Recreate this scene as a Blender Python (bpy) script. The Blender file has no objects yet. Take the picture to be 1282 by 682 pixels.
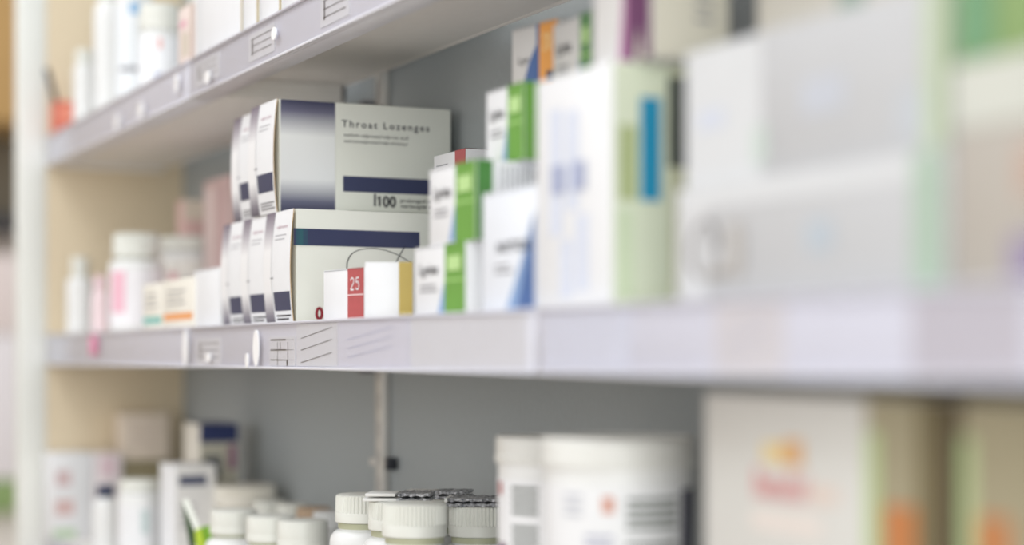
import bpy, bmesh, math, random
from mathutils import Vector, Matrix
random.seed(7)
C = bpy.context.scene.collection
EYE = 1.30                      # eye height above the floor; shelf heights below are given from the eye
F_PX, CX, HZ = 2265.0, 641.0, 446.0
ALPHA = math.atan(1091.0 / F_PX)
CA, SA = math.cos(ALPHA), math.sin(ALPHA)

# ---------------------------------------------------------------- layout measuring helpers
def t_at(u, y):                 # distance along the shelf where the plane y is seen at image column u
    return y / math.tan(ALPHA + math.atan((u - CX) / F_PX))
def y_at(u, t):
    return t * math.tan(ALPHA + math.atan((u - CX) / F_PX))
def dep(t, y):
    return t * CA + y * SA
def z_at(v, t, y):
    return (HZ - v) * dep(t, y) / F_PX
def spot(u, d):                 # (t, y) of the point at column u and depth d
    l = (u - CX) / F_PX * d
    return CA * d - SA * l, SA * d + CA * l

# ---------------------------------------------------------------- materials
def lin(c):
    c = c / 255.0
    return c / 12.92 if c <= 0.04045 else ((c + 0.055) / 1.055) ** 2.4
MATS = {}
def mat(rgb, rough=0.5, var=0.03, metal=0.0, bump=0.0, scale=60.0, coat=0.0, key=''):
    k = (rgb, rough, var, metal, bump, scale, coat, key)
    if k in MATS:
        return MATS[k]
    m = bpy.data.materials.new('surface_%02d' % len(MATS))
    m.use_nodes = True
    nt = m.node_tree; b = nt.nodes['Principled BSDF']
    col = [lin(x) for x in rgb]
    tc = nt.nodes.new('ShaderNodeTexCoord')
    nz = nt.nodes.new('ShaderNodeTexNoise'); nz.inputs['Scale'].default_value = scale; nz.inputs['Detail'].default_value = 3
    nt.links.new(tc.outputs['Object'], nz.inputs['Vector'])
    mx = nt.nodes.new('ShaderNodeMix'); mx.data_type = 'RGBA'
    mx.inputs[6].default_value = [x * (1 - var) for x in col] + [1]
    mx.inputs[7].default_value = [min(1, x * (1 + var)) for x in col] + [1]
    nt.links.new(nz.outputs['Fac'], mx.inputs[0])
    nt.links.new(mx.outputs[2], b.inputs['Base Color'])
    b.inputs['Roughness'].default_value = rough
    b.inputs['Metallic'].default_value = metal
    b.inputs['Coat Weight'].default_value = coat
    if bump:
        bp = nt.nodes.new('ShaderNodeBump'); bp.inputs['Strength'].default_value = bump; bp.inputs['Distance'].default_value = 0.001
        nt.links.new(nz.outputs['Fac'], bp.inputs['Height']); nt.links.new(bp.outputs['Normal'], b.inputs['Normal'])
    MATS[k] = m
    return m
def fade(stops, axis, length, rough=0.45, key=''):
    """printed colour fade of the carton artwork along one of its own axes"""
    k = ('fade', tuple(stops), axis, length)
    if k in MATS:
        return MATS[k]
    m = bpy.data.materials.new('printed_fade_%02d' % len(MATS)); m.use_nodes = True
    nt = m.node_tree; b = nt.nodes['Principled BSDF']
    tc = nt.nodes.new('ShaderNodeTexCoord'); sp = nt.nodes.new('ShaderNodeSeparateXYZ')
    nt.links.new(tc.outputs['Object'], sp.inputs[0])
    dv = nt.nodes.new('ShaderNodeMath'); dv.operation = 'DIVIDE'; dv.inputs[1].default_value = length
    nt.links.new(sp.outputs[axis], dv.inputs[0])
    cr = nt.nodes.new('ShaderNodeValToRGB')
    el = cr.color_ramp.elements
    while len(el) < len(stops): el.new(0.5)
    for e, (p, rgb) in zip(el, stops):
        e.position = p; e.color = [lin(x) for x in rgb] + [1]
    nt.links.new(dv.outputs[0], cr.inputs[0]); nt.links.new(cr.outputs[0], b.inputs['Base Color'])
    b.inputs['Roughness'].default_value = rough
    MATS[k] = m
    return m
def clear_mat():
    m = bpy.data.materials.new('clear_plastic'); m.use_nodes = True
    nt = m.node_tree; nt.nodes.clear()
    o = nt.nodes.new('ShaderNodeOutputMaterial'); mx = nt.nodes.new('ShaderNodeMixShader')
    tr = nt.nodes.new('ShaderNodeBsdfTransparent'); gl = nt.nodes.new('ShaderNodeBsdfGlossy'); gl.inputs['Roughness'].default_value = 0.12
    fa = nt.nodes.new('ShaderNodeLayerWeight'); pw = nt.nodes.new('ShaderNodeMath'); pw.operation = 'POWER'; pw.inputs[1].default_value = 4
    lw = nt.nodes.new('ShaderNodeMath'); lw.operation = 'MULTIPLY_ADD'; lw.inputs[1].default_value = .5; lw.inputs[2].default_value = .03
    nt.links.new(fa.outputs['Facing'], pw.inputs[0]); nt.links.new(pw.outputs[0], lw.inputs[0])
    tr.inputs[0].default_value = (.97, .97, .985, 1)
    nz = nt.nodes.new('ShaderNodeTexNoise'); nz.inputs['Scale'].default_value = 18; tc = nt.nodes.new('ShaderNodeTexCoord')
    bp = nt.nodes.new('ShaderNodeBump'); bp.inputs['Strength'].default_value = 0.15; bp.inputs['Distance'].default_value = 0.004
    nt.links.new(tc.outputs['Object'], nz.inputs['Vector']); nt.links.new(nz.outputs['Fac'], bp.inputs['Height'])
    nt.links.new(bp.outputs[0], gl.inputs['Normal'])
    nt.links.new(lw.outputs[0], mx.inputs[0]); nt.links.new(tr.outputs[0], mx.inputs[1]); nt.links.new(gl.outputs[0], mx.inputs[2])
    nt.links.new(mx.outputs[0], o.inputs[0])
    return m
CLEAR = clear_mat()
def foil_mat():
    m = bpy.data.materials.new('crinkled_foil'); m.use_nodes = True
    nt = m.node_tree; b = nt.nodes['Principled BSDF']
    tc = nt.nodes.new('ShaderNodeTexCoord')
    vo = nt.nodes.new('ShaderNodeTexVoronoi'); vo.inputs['Scale'].default_value = 420
    nz = nt.nodes.new('ShaderNodeTexNoise'); nz.inputs['Scale'].default_value = 260; nz.inputs['Detail'].default_value = 4
    nt.links.new(tc.outputs['Object'], vo.inputs['Vector']); nt.links.new(tc.outputs['Object'], nz.inputs['Vector'])
    cr = nt.nodes.new('ShaderNodeValToRGB')
    cr.color_ramp.elements[0].position = .30; cr.color_ramp.elements[0].color = (.07, .075, .09, 1)
    cr.color_ramp.elements[1].position = .70; cr.color_ramp.elements[1].color = (.72, .73, .76, 1)
    nt.links.new(nz.outputs['Fac'], cr.inputs[0]); nt.links.new(cr.outputs[0], b.inputs['Base Color'])
    bp = nt.nodes.new('ShaderNodeBump'); bp.inputs['Strength'].default_value = 0.9; bp.inputs['Distance'].default_value = 0.002
    nt.links.new(vo.outputs['Distance'], bp.inputs['Height']); nt.links.new(bp.outputs[0], b.inputs['Normal'])
    b.inputs['Metallic'].default_value = 0.35; b.inputs['Roughness'].default_value = 0.38
    return m
FOIL = foil_mat()

WHITE = mat((232, 233, 236), .48)
COOL = mat((232, 236, 244), .48)
WARMW = mat((236, 232, 222), .5)
GREYW = mat((214, 213, 212), .5)
PLAST = mat((230, 231, 231), .36, .015, bump=.03)
CAPM = mat((222, 223, 216), .42, .02, bump=.04)
NAVY = mat((54, 60, 92), .42)
INK = mat((52, 52, 58), .5)
INKSOFT = mat((140, 140, 146), .5)
INKBLUE = mat((168, 176, 205), .5)
GREEN = mat((106, 160, 66), .42, .08)
DGREEN = mat((70, 128, 58), .42, .08)
KRAFT = mat((188, 160, 116), .7, .1)
RED = mat((178, 80, 82), .45, .12, scale=200)
REDINK = mat((150, 38, 52), .45)
MUST = mat((178, 154, 68), .42, .05)
ORANGE = mat((236, 164, 78), .45)
BLUE = mat((70, 104, 160), .42)
LBLUE = mat((142, 172, 212), .42)
CYAN = mat((36, 146, 188), .42)
PURPLE = mat((92, 40, 86), .45)
PINK = mat((226, 178, 190), .5)
STEEL = mat((206, 204, 200), .35, .04, metal=.3)
RAIL = mat((230, 231, 240), .32, .02)
SHELFM = mat((240, 237, 234), .45, .03)
DARK = mat((40, 42, 50), .5)

# ---------------------------------------------------------------- mesh builder
class MB:
    def __init__(s):
        s.v, s.f, s.m, s.mats = [], [], [], []
    def mi(s, m):
        if m not in s.mats: s.mats.append(m)
        return s.mats.index(m)
    def add(s, vs, fs, m):
        o = len(s.v); s.v += [tuple(p) for p in vs]; i = s.mi(m)
        for f in fs: s.f.append([o + k for k in f]); s.m.append(i)
    def box(s, lo, hi, m, bev=0.0006, seg=2):
        b = bmesh.new(); bmesh.ops.create_cube(b, size=1)
        for v in b.verts:
            v.co = Vector([lo[i] + (v.co[i] + .5) * (hi[i] - lo[i]) for i in range(3)])
        if bev:
            bmesh.ops.bevel(b, geom=b.edges[:], offset=bev, segments=seg, affect='EDGES', profile=.5)
        b.verts.index_update()
        s.add([v.co for v in b.verts], [[v.index for v in f.verts] for f in b.faces], m); b.free()
    def lathe(s, prof, m, seg=48, c=(0, 0)):
        n = len(prof); vs = []
        for r, z in prof:
            for k in range(seg):
                a = 2 * math.pi * k / seg
                rr = r(k) if callable(r) else r
                vs.append((c[0] + rr * math.cos(a), c[1] + rr * math.sin(a), z))
        fs = []
        for i in range(n - 1):
            for k in range(seg):
                k2 = (k + 1) % seg
                fs.append((i * seg + k, i * seg + k2, (i + 1) * seg + k2, (i + 1) * seg + k))
        fs.append(tuple(range(seg))[::-1]); fs.append(tuple((n - 1) * seg + k for k in range(seg)))
        s.add(vs, fs, m)
    def patch(s, fn, a0, a1, b0, b1, m, na=1, nb=1):
        vs = [fn(a0 + (a1 - a0) * i / na, b0 + (b1 - b0) * j / nb) for j in range(nb + 1) for i in range(na + 1)]
        fs = [(j * (na + 1) + i, j * (na + 1) + i + 1, (j + 1) * (na + 1) + i + 1, (j + 1) * (na + 1) + i) for j in range(nb) for i in range(na)]
        s.add(vs, fs, m)
    def poly(s, fn, pts, m):
        s.add([fn(a, b) for a, b in pts], [tuple(range(len(pts)))], m)
    def stroke(s, fn, pts, w, m):
        for i in range(len(pts) - 1):
            (a, b), (c, d) = pts[i], pts[i + 1]
            L = math.hypot(c - a, d - b) or 1e-9
            nx, ny = -(d - b) / L * w / 2, (c - a) / L * w / 2
            s.poly(fn, [(a + nx, b + ny), (a - nx, b - ny), (c - nx, d - ny), (c + nx, d + ny)], m)
    def text(s, fn, body, a, b, size, m, width=None, spacing=1.0, bold=0.0, rot=0):
        cu = bpy.data.curves.new('lettering', 'FONT'); cu.body = body; cu.size = 1; cu.space_character = spacing
        cu.offset = bold; cu.resolution_u = 3
        o = bpy.data.objects.new('lettering', cu); C.objects.link(o)
        me = bpy.data.meshes.new_from_object(o.evaluated_get(bpy.context.evaluated_depsgraph_get()))
        xs = [v.co.x for v in me.vertices]
        sx = size if not width else width / (max(xs) - min(xs))
        x0 = min(xs)
        def pt(v):
            x, y = (v.co.x - x0) * sx, v.co.y * size
            if rot: x, y = -y, x
            return fn(a + x, b + y)
        s.add([pt(v) for v in me.vertices], [list(p.vertices) for p in me.polygons], m)
        C.objects.unlink(o); bpy.data.objects.remove(o); bpy.data.curves.remove(cu); bpy.data.meshes.remove(me)
    def digits(s, fn, body, a, b, w, h, th, m, gap=.25, ar=1.0):
        "upright figures 0 1 2 5 drawn as strokes; ar squeezes the stroke direction in a"
        def arc(cx, cy, rx, ry, q0, q1, n=20): return [(cx + rx * math.cos(math.radians(q0 + (q1 - q0) * k / n)), cy + ry * math.sin(math.radians(q0 + (q1 - q0) * k / n))) for k in range(n + 1)]
        SH = {'0': [arc(.5, .5, .42, .5, 0, 360, 28)], '1': [[(.55, 0), (.55, 1)], [(.55, .98), (.22, .74)]],
              '2': [arc(.5, .70, .38, .30, 170, -20) + [(.12, .02), (.12, 0), (.9, 0)]],
              '5': [[(.82, .98), (.25, .98), (.18, .55)] + arc(.46, .33, .40, .33, 125, -150)]}
        for k, ch in enumerate(body):
            x0 = a + k * w * (1 + gap)
            for ln in SH[ch]:
                P = [(x0 + p * w, b + q * h) for p, q in ln]
                # stroke of even thickness on the real surface: th is in units of b, ar = (a unit) / (b unit)
                G = lambda A, B: fn(A / ar, B)
                s.stroke(G, [(p * ar, q) for p, q in P], th, m)
    def build(s, name, parent=None, shift=(0, 0, 0)):
        me = bpy.data.meshes.new(name)
        me.from_pydata([(x - shift[0], y - shift[1], z - shift[2]) for x, y, z in s.v], [], s.f)
        for m in s.mats: me.materials.append(m)
        me.polygons.foreach_set('material_index', s.m)
        me.polygons.foreach_set('use_smooth', [True] * len(s.f))
        me.update(); me.set_sharp_from_angle(angle=math.radians(35))
        o = bpy.data.objects.new(name, me); C.objects.link(o)
        if parent: o.parent = parent
        return o
def tag(o, label, cat, group=None, kind=None):
    if label: o['label'] = label
    if cat: o['category'] = cat
    if group: o['group'] = group
    if kind: o['kind'] = kind
    return o
def empty(name, loc, rz=0):
    o = bpy.data.objects.new(name, None); C.objects.link(o); o.location = loc; o.rotation_euler = (0, 0, rz)
    o.empty_display_size = .02
    return o
def W(t, y, z): return (-t, y, EYE + z)

# ---------------------------------------------------------------- cartons
class Carton:
    """a folding carton; local x runs along its front (left to right), y into the shelf, z up; origin at its base centre"""
    def __init__(s, w, d, h, base, bev=.0007):
        s.w, s.d, s.h = w, d, h; s.mb = MB(); s.mb.box((0, 0, 0), (w, d, h), base, bev)
        e = .00025
        s.F = lambda a, b: (a * w, -e, b * h)
        s.S = lambda a, b: (w + e, a * d, b * h)
        s.T = lambda a, b: (a * w, b * d, h + e)
        s.F3 = lambda a, b: (a * w, -3 * e, b * h)
        s.F4 = lambda a, b: (a * w, -4 * e, b * h)
        s.F2 = lambda a, b: (a * w, -2 * e, b * h)
        s.S2 = lambda a, b: (w + 2 * e, a * d, b * h)
    def band(s, face, a0, a1, b0, b1, m):
        s.mb.patch(face, a0, a1, b0, b1, m)
    def lines(s, face, a0, a1, b0, n, step, m, th=.012):
        for i in range(n):
            s.mb.patch(face, a0, a0 + (a1 - a0) * random.uniform(.75, 1), b0 - i * step, b0 - i * step + th, m)
    def seams(s, m=INKSOFT):
        "the tuck flap of the closed end: a thin slit under the top edge and at the corners"
        lw = .0004 / s.h
        s.mb.patch(s.F, .03, .97, .985 - lw, .985, m)
    def place(s, name, t_left, y_front, z, label, cat='carton', group=None, yaw=0):
        o = s.mb.build(name, None, (s.w / 2, s.d / 2, 0))
        c, sn = math.cos(yaw), math.sin(yaw)
        o.location = (-t_left + c * s.w / 2 - sn * s.d / 2, y_front + sn * s.w / 2 + c * s.d / 2, EYE + z)
        o.rotation_euler = (0, 0, yaw)
        return tag(o, label, cat, group)
def span(u0, u1, y):
    a, b = t_at(u0, y), t_at(u1, y)
    return a, a - b

ZM, ZT, ZL = .0245, .2655, -.220          # tops of the middle, top and lower shelf boards
YF, YB, YW = .450, .600, .620             # shelf front, shelf back, back panel
TEND = 2.25                               # end panel
GAP = .0002

# ---------------------------------------------------------------- the shelving
def sheet(name, lo, hi, m, kind, label=None, cat=None, bev=0):
    b = MB(); c = [(lo[i] + hi[i]) / 2 for i in range(2)] + [lo[2]]
    b.box(lo, hi, m, bev); o = b.build(name, None, c); o.location = c
    if kind: o['kind'] = kind
    if label: tag(o, label, cat)
    return o
sheet('wall_back', (-TEND, YW, EYE - .9), (.3, YW + .02, EYE + 1.0), mat((158, 164, 166), .6, .05, bump=.08, scale=220), 'structure')
sheet('floor', (-5.5, -2.5, -.02), (1.5, 2.0, 0), mat((176, 158, 140), .5, .08, scale=6), 'structure')
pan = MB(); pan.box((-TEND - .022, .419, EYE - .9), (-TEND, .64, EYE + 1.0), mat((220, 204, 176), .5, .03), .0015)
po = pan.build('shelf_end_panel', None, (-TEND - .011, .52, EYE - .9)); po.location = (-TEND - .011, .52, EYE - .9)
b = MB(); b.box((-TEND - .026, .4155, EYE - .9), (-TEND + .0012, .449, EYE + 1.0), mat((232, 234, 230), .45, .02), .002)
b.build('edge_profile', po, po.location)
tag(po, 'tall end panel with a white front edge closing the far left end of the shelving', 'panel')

def shelf(t0, t1, ztop, zrail0, zrail1, zunder, label, strips=()):
    "a metal shelf from t0 (far) to t1 (near) with its price rail"
    root = empty('shelf', W((t0 + t1) / 2, YF, zunder)); ox, oy, oz = root.location
    L = lambda p: (p[0], p[1], p[2] + EYE)
    b = MB(); b.box(L((-t0, YF + .003, zunder)), L((-t1, YB, ztop)), SHELFM, .0015)
    b.box(L((-t0, YB - .006, zunder - .0006)), L((-t1, YB, ztop - .001)), SHELFM, .0015)      # folded rear edge
    b.build('board', root, root.location)
    b = MB(); b.box(L((-t0, YF + .02, zunder - .006)), L((-t0 + .006, YB - .007, zunder - .0003)), SHELFM, .001)
    b.build('end_flange', root, root.location)
    b = MB()
    b.box(L((-t0 + .0008, YF - .001, zrail0)), L((-t1 - .0008, YF + .0025, zrail1)), RAIL, .0006)
    b.box(L((-t0 + .0008, YF + .0025, zrail0)), L((-t1 - .0008, YF + .021, zrail0 + .0022)), RAIL, .0008)
    b.box(L((-t0 + .0008, YF - .0042, zrail0)), L((-t1 - .0008, YF - .001, zrail0 + .0022)), RAIL, .0008)
    b.box(L((-t0 + .0008, YF - .0036, zrail1 - .002)), L((-t1 - .0008, YF - .001, zrail1)), RAIL, .0007)
    b.build('price_rail', root, root.location)
    b = MB(); b.box(L((-t0 + .003, YF - .0042, zrail0 + .0021)), L((-t1 - .003, YF - .0036, zrail1 - .0005)), CLEAR, 0)
    b.build('clear_strip', root, root.location)
    return tag(root, label, 'shelf', 'metal shelves')
TS, TN, TR = 1.605, t_at(672, YF), .30
shelf(TEND - .003, TS, ZM, -.010, .0268, .010, 'far left length of the middle shelf, from the end panel to the rail joint')
shelf(TS - .001, TN, ZM, -.010, .0268, .014, 'middle length of the middle shelf, carrying the throat lozenge cartons')
shelf(TN - .003, TR, ZM, -.010, .0268, .014, 'near right length of the middle shelf, under the tall and large white cartons')
shelf(TEND - .003, TS, ZT, .2325, .2685, .238, 'far left length of the top shelf, holding white bottles and a jar')
shelf(TS - .001, TR, ZT, .2325, .2685, .2545, 'near length of the top shelf, holding a row of white cartons')
shelf(TEND - .003, TR, ZL, -.255, -.218, -.232, 'lowest shelf, carrying capped bottles, white tubs and large cartons')

# upright with its bolt and shelf brackets
pt, py = t_at(466, .606), .606
root = empty('upright_post', W(pt, py, -.9))
b = MB(); b.box((-.010, .0065, 0), (.010, .0137, 1.85), STEEL, .0012)
slot = lambda a, z: (a, .00625, z)
for k in range(70): b.patch(slot, -.0012, .0012, .02 + k * .026, .034 + k * .026, INKSOFT)
b.build('post', root)
b = MB(); b.box((-.004, -.006, .8), (.012, .004, .812), STEEL, .0015); zb = z_at(579, pt, py) + .9
bolt = MB()
bolt.box((-.024, .006, zb - .004), (-.010, .0125, zb + .003), STEEL, .001)
bolt.box((.010, .006, zb - .003), (.022, .0125, zb + .003), STEEL, .001)
bolt.build('bolt_shank', root)
nut = MB(); nut.box((.022, .003, zb - .0058), (.030, .0135, zb + .0058), DARK, .002)
nut.build('bolt_knob', root)
for zz in (.238, -.002):
    b = MB(); b.box((-.026, -.0055, zz + .9 - .014), (-.010, .0135, zz + .9 - .001), mat((120, 118, 122), .45), .002)
    b.build('shelf_bracket', root)
tag(root, 'slotted metal upright on the grey back panel, with a dark bolt knob', 'post')

# ---------------------------------------------------------------- labels in the price rails
def rail_label(u0, u1, zlo, zhi, style, label, y=YF - .0014, m=WHITE):
    t0, t1 = t_at(u0, YF), t_at(u1, YF); w, h = t0 - t1, zhi - zlo
    b = MB(); b.box((0, -.0003, 0), (w, .0003, h), m, 0)
    fn = lambda a, c: (a * w, -.0005, c * h)
    if style == 'table':
        for c, th in ((.86, .05), (.52, .04), (.18, .03)):
            b.patch(fn, .05, .66, c, c + th, INK); b.patch(fn, .66, .95, c + .01, c + .025, INKSOFT)
        for a in (.32, .72): b.patch(fn, a, a + .018, .0, .8, INKSOFT)
        b.patch(fn, .68, .71, .0, .2, INK); b.patch(fn, .42, .45, .52, .8, INKSOFT)
    elif style == 'ruled':
        for c in (.78, .5, .2): b.stroke(fn, [(.12, c - .12), (.88, c + .12)], .022, INKSOFT)
    elif style == 'lines':
        for c in (.78, .52, .26): b.patch(fn, .1, .9, c, c + .04, INKSOFT)
        b.patch(fn, .12, .18, .2, .8, INKSOFT)
    elif style == 'faint':
        for c in (.75, .55, .35): b.stroke(fn, [(.15, c - .15), (.8, c + .1)], .012, INKBLUE)
    o = b.build('shelf_label', None, (w / 2, 0, 0)); o.location = W((t0 + t1) / 2, y, zlo)
    return tag(o, label, 'label', 'paper labels in the price rails')
zl, zh = -.0072, .0242
rail_label(249, 279, zl, .016, 'lines', 'small ruled label at the rail joint left of the lozenge cartons')
rail_label(340, 372, zl, .0155, 'table', 'label with a black ruled table in the middle rail below the lozenge cartons')
rail_label(374, 425, zl, zh, 'ruled', 'white paper with three slanting lines in the rail under the red-banded carton')
rail_label(426, 514, zl, zh, 'faint', 'pale paper with faint slanting marks in the rail under the yellow-banded carton', m=mat((228, 228, 238), .5))
rail_label(517, 664, zl, zh, '', 'long blank white paper in the rail under the lowest green-banded carton')
rail_label(684, 790, zl, zh, '', 'blank pale paper in the rail below the tall carton with a cyan stripe', m=mat((226, 229, 240), .5))
rail_label(900, 985, zl, zh, 'faint', 'cream-tinted paper in the rail below the swirl logo carton', m=mat((226, 222, 222), .5))
rail_label(1145, 1290, zl, zh, '', 'pinkish grey paper at the near right end of the middle rail', m=mat((206, 202, 208), .5))
rail_label(314, 346, .240, .262, 'lines', 'label with three dark lines in the top rail, above the lozenge cartons')
rail_label(247, 277, .241, .262, 'lines', 'faintly ruled label just right of the joint in the top rail')
rail_label(404, 440, .240, .263, 'lines', 'ruled label in the top rail at the upper edge of the photo')
def sticker(u, zc, rx, rz, label, m=mat((250, 250, 252), .3)):  # flat white oval on a rail; draws the stickers and one glare patch
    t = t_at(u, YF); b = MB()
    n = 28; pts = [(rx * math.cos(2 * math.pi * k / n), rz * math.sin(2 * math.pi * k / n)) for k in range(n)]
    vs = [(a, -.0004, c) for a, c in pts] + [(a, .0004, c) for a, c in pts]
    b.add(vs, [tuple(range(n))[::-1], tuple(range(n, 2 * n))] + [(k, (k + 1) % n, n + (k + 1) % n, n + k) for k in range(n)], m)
    o = b.build('rail_spot', None, (0, 0, -rz)); o.location = W(t, YF - .0046, zc - rz)
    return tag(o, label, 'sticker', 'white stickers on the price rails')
sticker(327.5, .0068, .0075, .0145, 'tall narrow white oval glare patch on the middle rail under the lozenge cartons')  # glare of the clear plastic, built as a flat white oval
sticker(316, -.0035, .004, .006, 'tiny white sticker beside the foot of the tall oval glare patch')
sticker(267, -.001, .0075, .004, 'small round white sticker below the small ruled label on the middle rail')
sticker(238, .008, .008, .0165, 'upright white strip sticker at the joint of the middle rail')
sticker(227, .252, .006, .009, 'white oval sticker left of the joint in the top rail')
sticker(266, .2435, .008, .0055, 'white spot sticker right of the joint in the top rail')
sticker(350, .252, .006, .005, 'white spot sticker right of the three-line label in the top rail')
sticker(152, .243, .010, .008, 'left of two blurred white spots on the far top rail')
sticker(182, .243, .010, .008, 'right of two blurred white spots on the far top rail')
# pink tag on the far rail
t = t_at(122, YF); b = MB(); b.box((-.0165, -.0006, 0), (.0165, .0006, .0215), mat((226, 146, 178), .5), .0002)
o = b.build('rail_tag'); o.location = W(t, YF - .0048, .0015); tag(o, 'small pink tag on the far left of the middle rail', 'tag')

# ---------------------------------------------------------------- throat lozenge cartons
LW, LD, LH = .0655, .152, .0905
GR = ((0, (52, 54, 82)), (.10, (96, 98, 120)), (.30, (226, 228, 230)), (.68, (230, 232, 232)), (.90, (104, 104, 126)), (1, (50, 52, 82)))
GF = fade(GR, 'Z', LH)
GV = fade(((0, (82, 78, 92)), (.09, (132, 128, 140)), (.30, (238, 238, 240)), (.66, (238, 238, 240)), (.86, (168, 162, 172)), (1, (112, 102, 118))), 'Z', LH)
LPAN = mat((224, 226, 218), .45, .02)
def lozenge(face, rect_lo, t_left, y, z, label, yaw=0, d=LD):
    w, h = LW, LH
    root = empty('lozenge_carton', (0, 0, 0))
    mb = MB(); mb.box((0, .0022, 0), (w, d, h), LPAN, .0009)
    e = .0003
    S = lambda a, b: (w + e, a * d, b * h); S2 = lambda a, b: (w + 2 * e, a * d, b * h)
    if face == 'title':
        mb.patch(S, .02, .325, .004, .996, GF)
        mb.text(S, 'Throat Lozenges', .362, .785, .088, mat((78, 78, 84), .5), width=.508, spacing=1.30, bold=.014)
        mb.text(S, 'sodium valproate/valproic acid', .375, .70, .046, mat((84, 84, 88), .5), width=.37)
        mb.text(S, 'natriumvalproaat/valproinezuur', .375, .645, .046, mat((84, 84, 88), .5), width=.37)
        mb.patch(S, .37, .93, .205, .345, NAVY)
        mb.patch(S, .546, .558, .085, .195, INK)
        mb.digits(S, '100', .562, .085, .031, .088, .021, INK, .26, d / h)
        mb.text(S, 'prolonged release', .70, .130, .046, INK, width=.26, bold=.012)
        mb.text(S, 'verlengde afgifte', .70, .080, .046, INK, width=.26, bold=.012)
    elif face == 'plain':
        tt = t_left - w
        A = lambda u: (y_at(u, tt) - y) / d
        Bz = lambda u, v: (z_at(v, tt, y_at(u, tt)) - z) / h
        mb.patch(S, .0, A(525), .685, .83, NAVY)
        for a0, a1, col in ((.012, .03, (46, 84, 100)), (.03, .05, (44, 92, 102)), (.05, .075, (48, 76, 98))): mb.patch(S2, a0, a1, .685, .83, mat(col, .42))
        pts = [(434, 337), (434.5, 328), (438, 320), (443, 315.5), (450, 312.5), (458, 311.3), (470, 311), (482, 313), (495, 317.5), (505, 323), (514, 329)]
        mb.stroke(S, [(A(u), Bz(u, v)) for u, v in pts], .006, INK)
        mb.stroke(S, [(A(507), Bz(507, 308)), (A(501), Bz(501, 318)), (A(495), Bz(495, 330))], .006, INK)
        mb.digits(S, '0', A(395.5), .05, .036, .095, .026, REDINK, .2, d / h)
    T = lambda a, b: (a * w, b * d, h + e)
    mb.patch(T, .02, .98, .3, .98, LPAN)
    mb.build('box_body', root, (w / 2, d / 2, 0))
    # bulging end flap
    B = .0042; th = .0007
    fl = MB()
    def fn(off):
        return lambda a, b: (a * w, .0022 - .0014 - B * 4 * b * (1 - b) * (.75 + .25 * 4 * a * (1 - a)) - off, b * h)
    fl.patch(fn(th), 0, 1, 0, 1, WHITE, 6, 16); fl.patch(fn(0), 0, 1, 0, 1, KRAFT, 6, 16)
    for a in (0, 1):
        p = [fn(0)(a, k / 16) for k in range(17)]; q = [fn(th)(a, k / 16) for k in range(17)]
        fl.add(p + q, [(k, k + 1, 18 + k, 17 + k) for k in range(16)], KRAFT)
    for bb in (0, 1):
        p = [fn(0)(k / 6, bb) for k in range(7)]; q = [fn(th)(k / 6, bb) for k in range(7)]
        fl.add(p + q, [(k, k + 1, 8 + k, 7 + k) for k in range(6)], WHITE)
    G = fn(th + .00025)
    fl.patch(G, .0, .345, .0, 1, GV, 3, 16)
    fl.patch(G, .40, .97, rect_lo, rect_lo + .165, NAVY, 3, 4)
    fl.text(G, 'valproate', .47, .845, .045, mat((196, 168, 178), .5), width=.40)
    for k, bz in enumerate((.78, .745)): fl.patch(G, .45, .45 + .40 - .05 * k, bz, bz + .009, mat((178, 178, 184), .5), 2, 1)
    fl.patch(G, .30, .42, .41, .422, INKSOFT, 2, 1)
    for k, bz in enumerate((.088, .062, .036) if rect_lo > .15 else (.075, .045)): fl.patch(G, .43, .95 - .08 * (k % 2), bz, bz + .014, INKSOFT if rect_lo > .15 else INK, 2, 1)
    fl.build('end_flap', root, (w / 2, d / 2, 0))
    c, sn = math.cos(yaw), math.sin(yaw)
    root.location = (-t_left + c * w / 2 - sn * d / 2, y + sn * w / 2 + c * d / 2, EYE + z)
    root.rotation_euler = (0, 0, yaw)
    return tag(root, label, 'carton', 'throat lozenge cartons')
tl = t_at(367.5, .458)
lozenge('plain', .125, tl + LW, .458, ZM + GAP, 'lozenge carton nearest of the bottom row, with a navy stripe and a red 0')
lozenge('', .125, tl + 2 * LW + .0012, .4595, ZM + GAP, 'lozenge carton in the middle of the bottom row of three, only its end seen')
lozenge('', .125, tl + 3 * LW + .0024, .462, ZM + GAP, 'lozenge carton at the far left of the bottom row, beside the low white carton')
tu = t_at(346.5, .458)
lozenge('title', .19, tu + LW, .458, ZM + LH + 2 * GAP, 'upper lozenge carton with Throat Lozenges and 100 printed on its wide face')
lozenge('', .19, tu + 2 * LW + .0085, .4660, ZM + LH + 2 * GAP, 'upper lozenge carton on the far left, set back behind the one titled Throat Lozenges', d=.144)

# ---------------------------------------------------------------- small cartons right of the lozenges (middle shelf)
# white carton with the red 25 band
yw = math.radians(8); t0 = t_at(405, .457); w = .063; h = z_at(339, t0, .457) - ZM
c = Carton(w, .030, h, WHITE)
c.band(c.F, .60, .985, .0, 1, RED)
c.mb.digits(c.F2, '25', .665, .60, .10, .22, .026, WHITE, .25, w / h)
c.band(c.F2, .60, .985, .495, .515, mat((240, 214, 214), .5))
c.band(c.S, .02, .16, .02, .86, mat((70, 52, 66), .5, .5, scale=900))
c.lines(c.S, .02, .15, .8, 12, .062, WHITE, .02)
c.mb.text(c.S, 'LOT EXP 12345', .80, .05, .10, INKSOFT, width=.16 / .030 * .14, rot=1)
c.seams()
c.place('pill_carton', t0, .457, ZM + GAP, 'small white carton with a red band reading 25, in front of the lozenge carton', group='small medicine cartons', yaw=yw)
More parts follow.
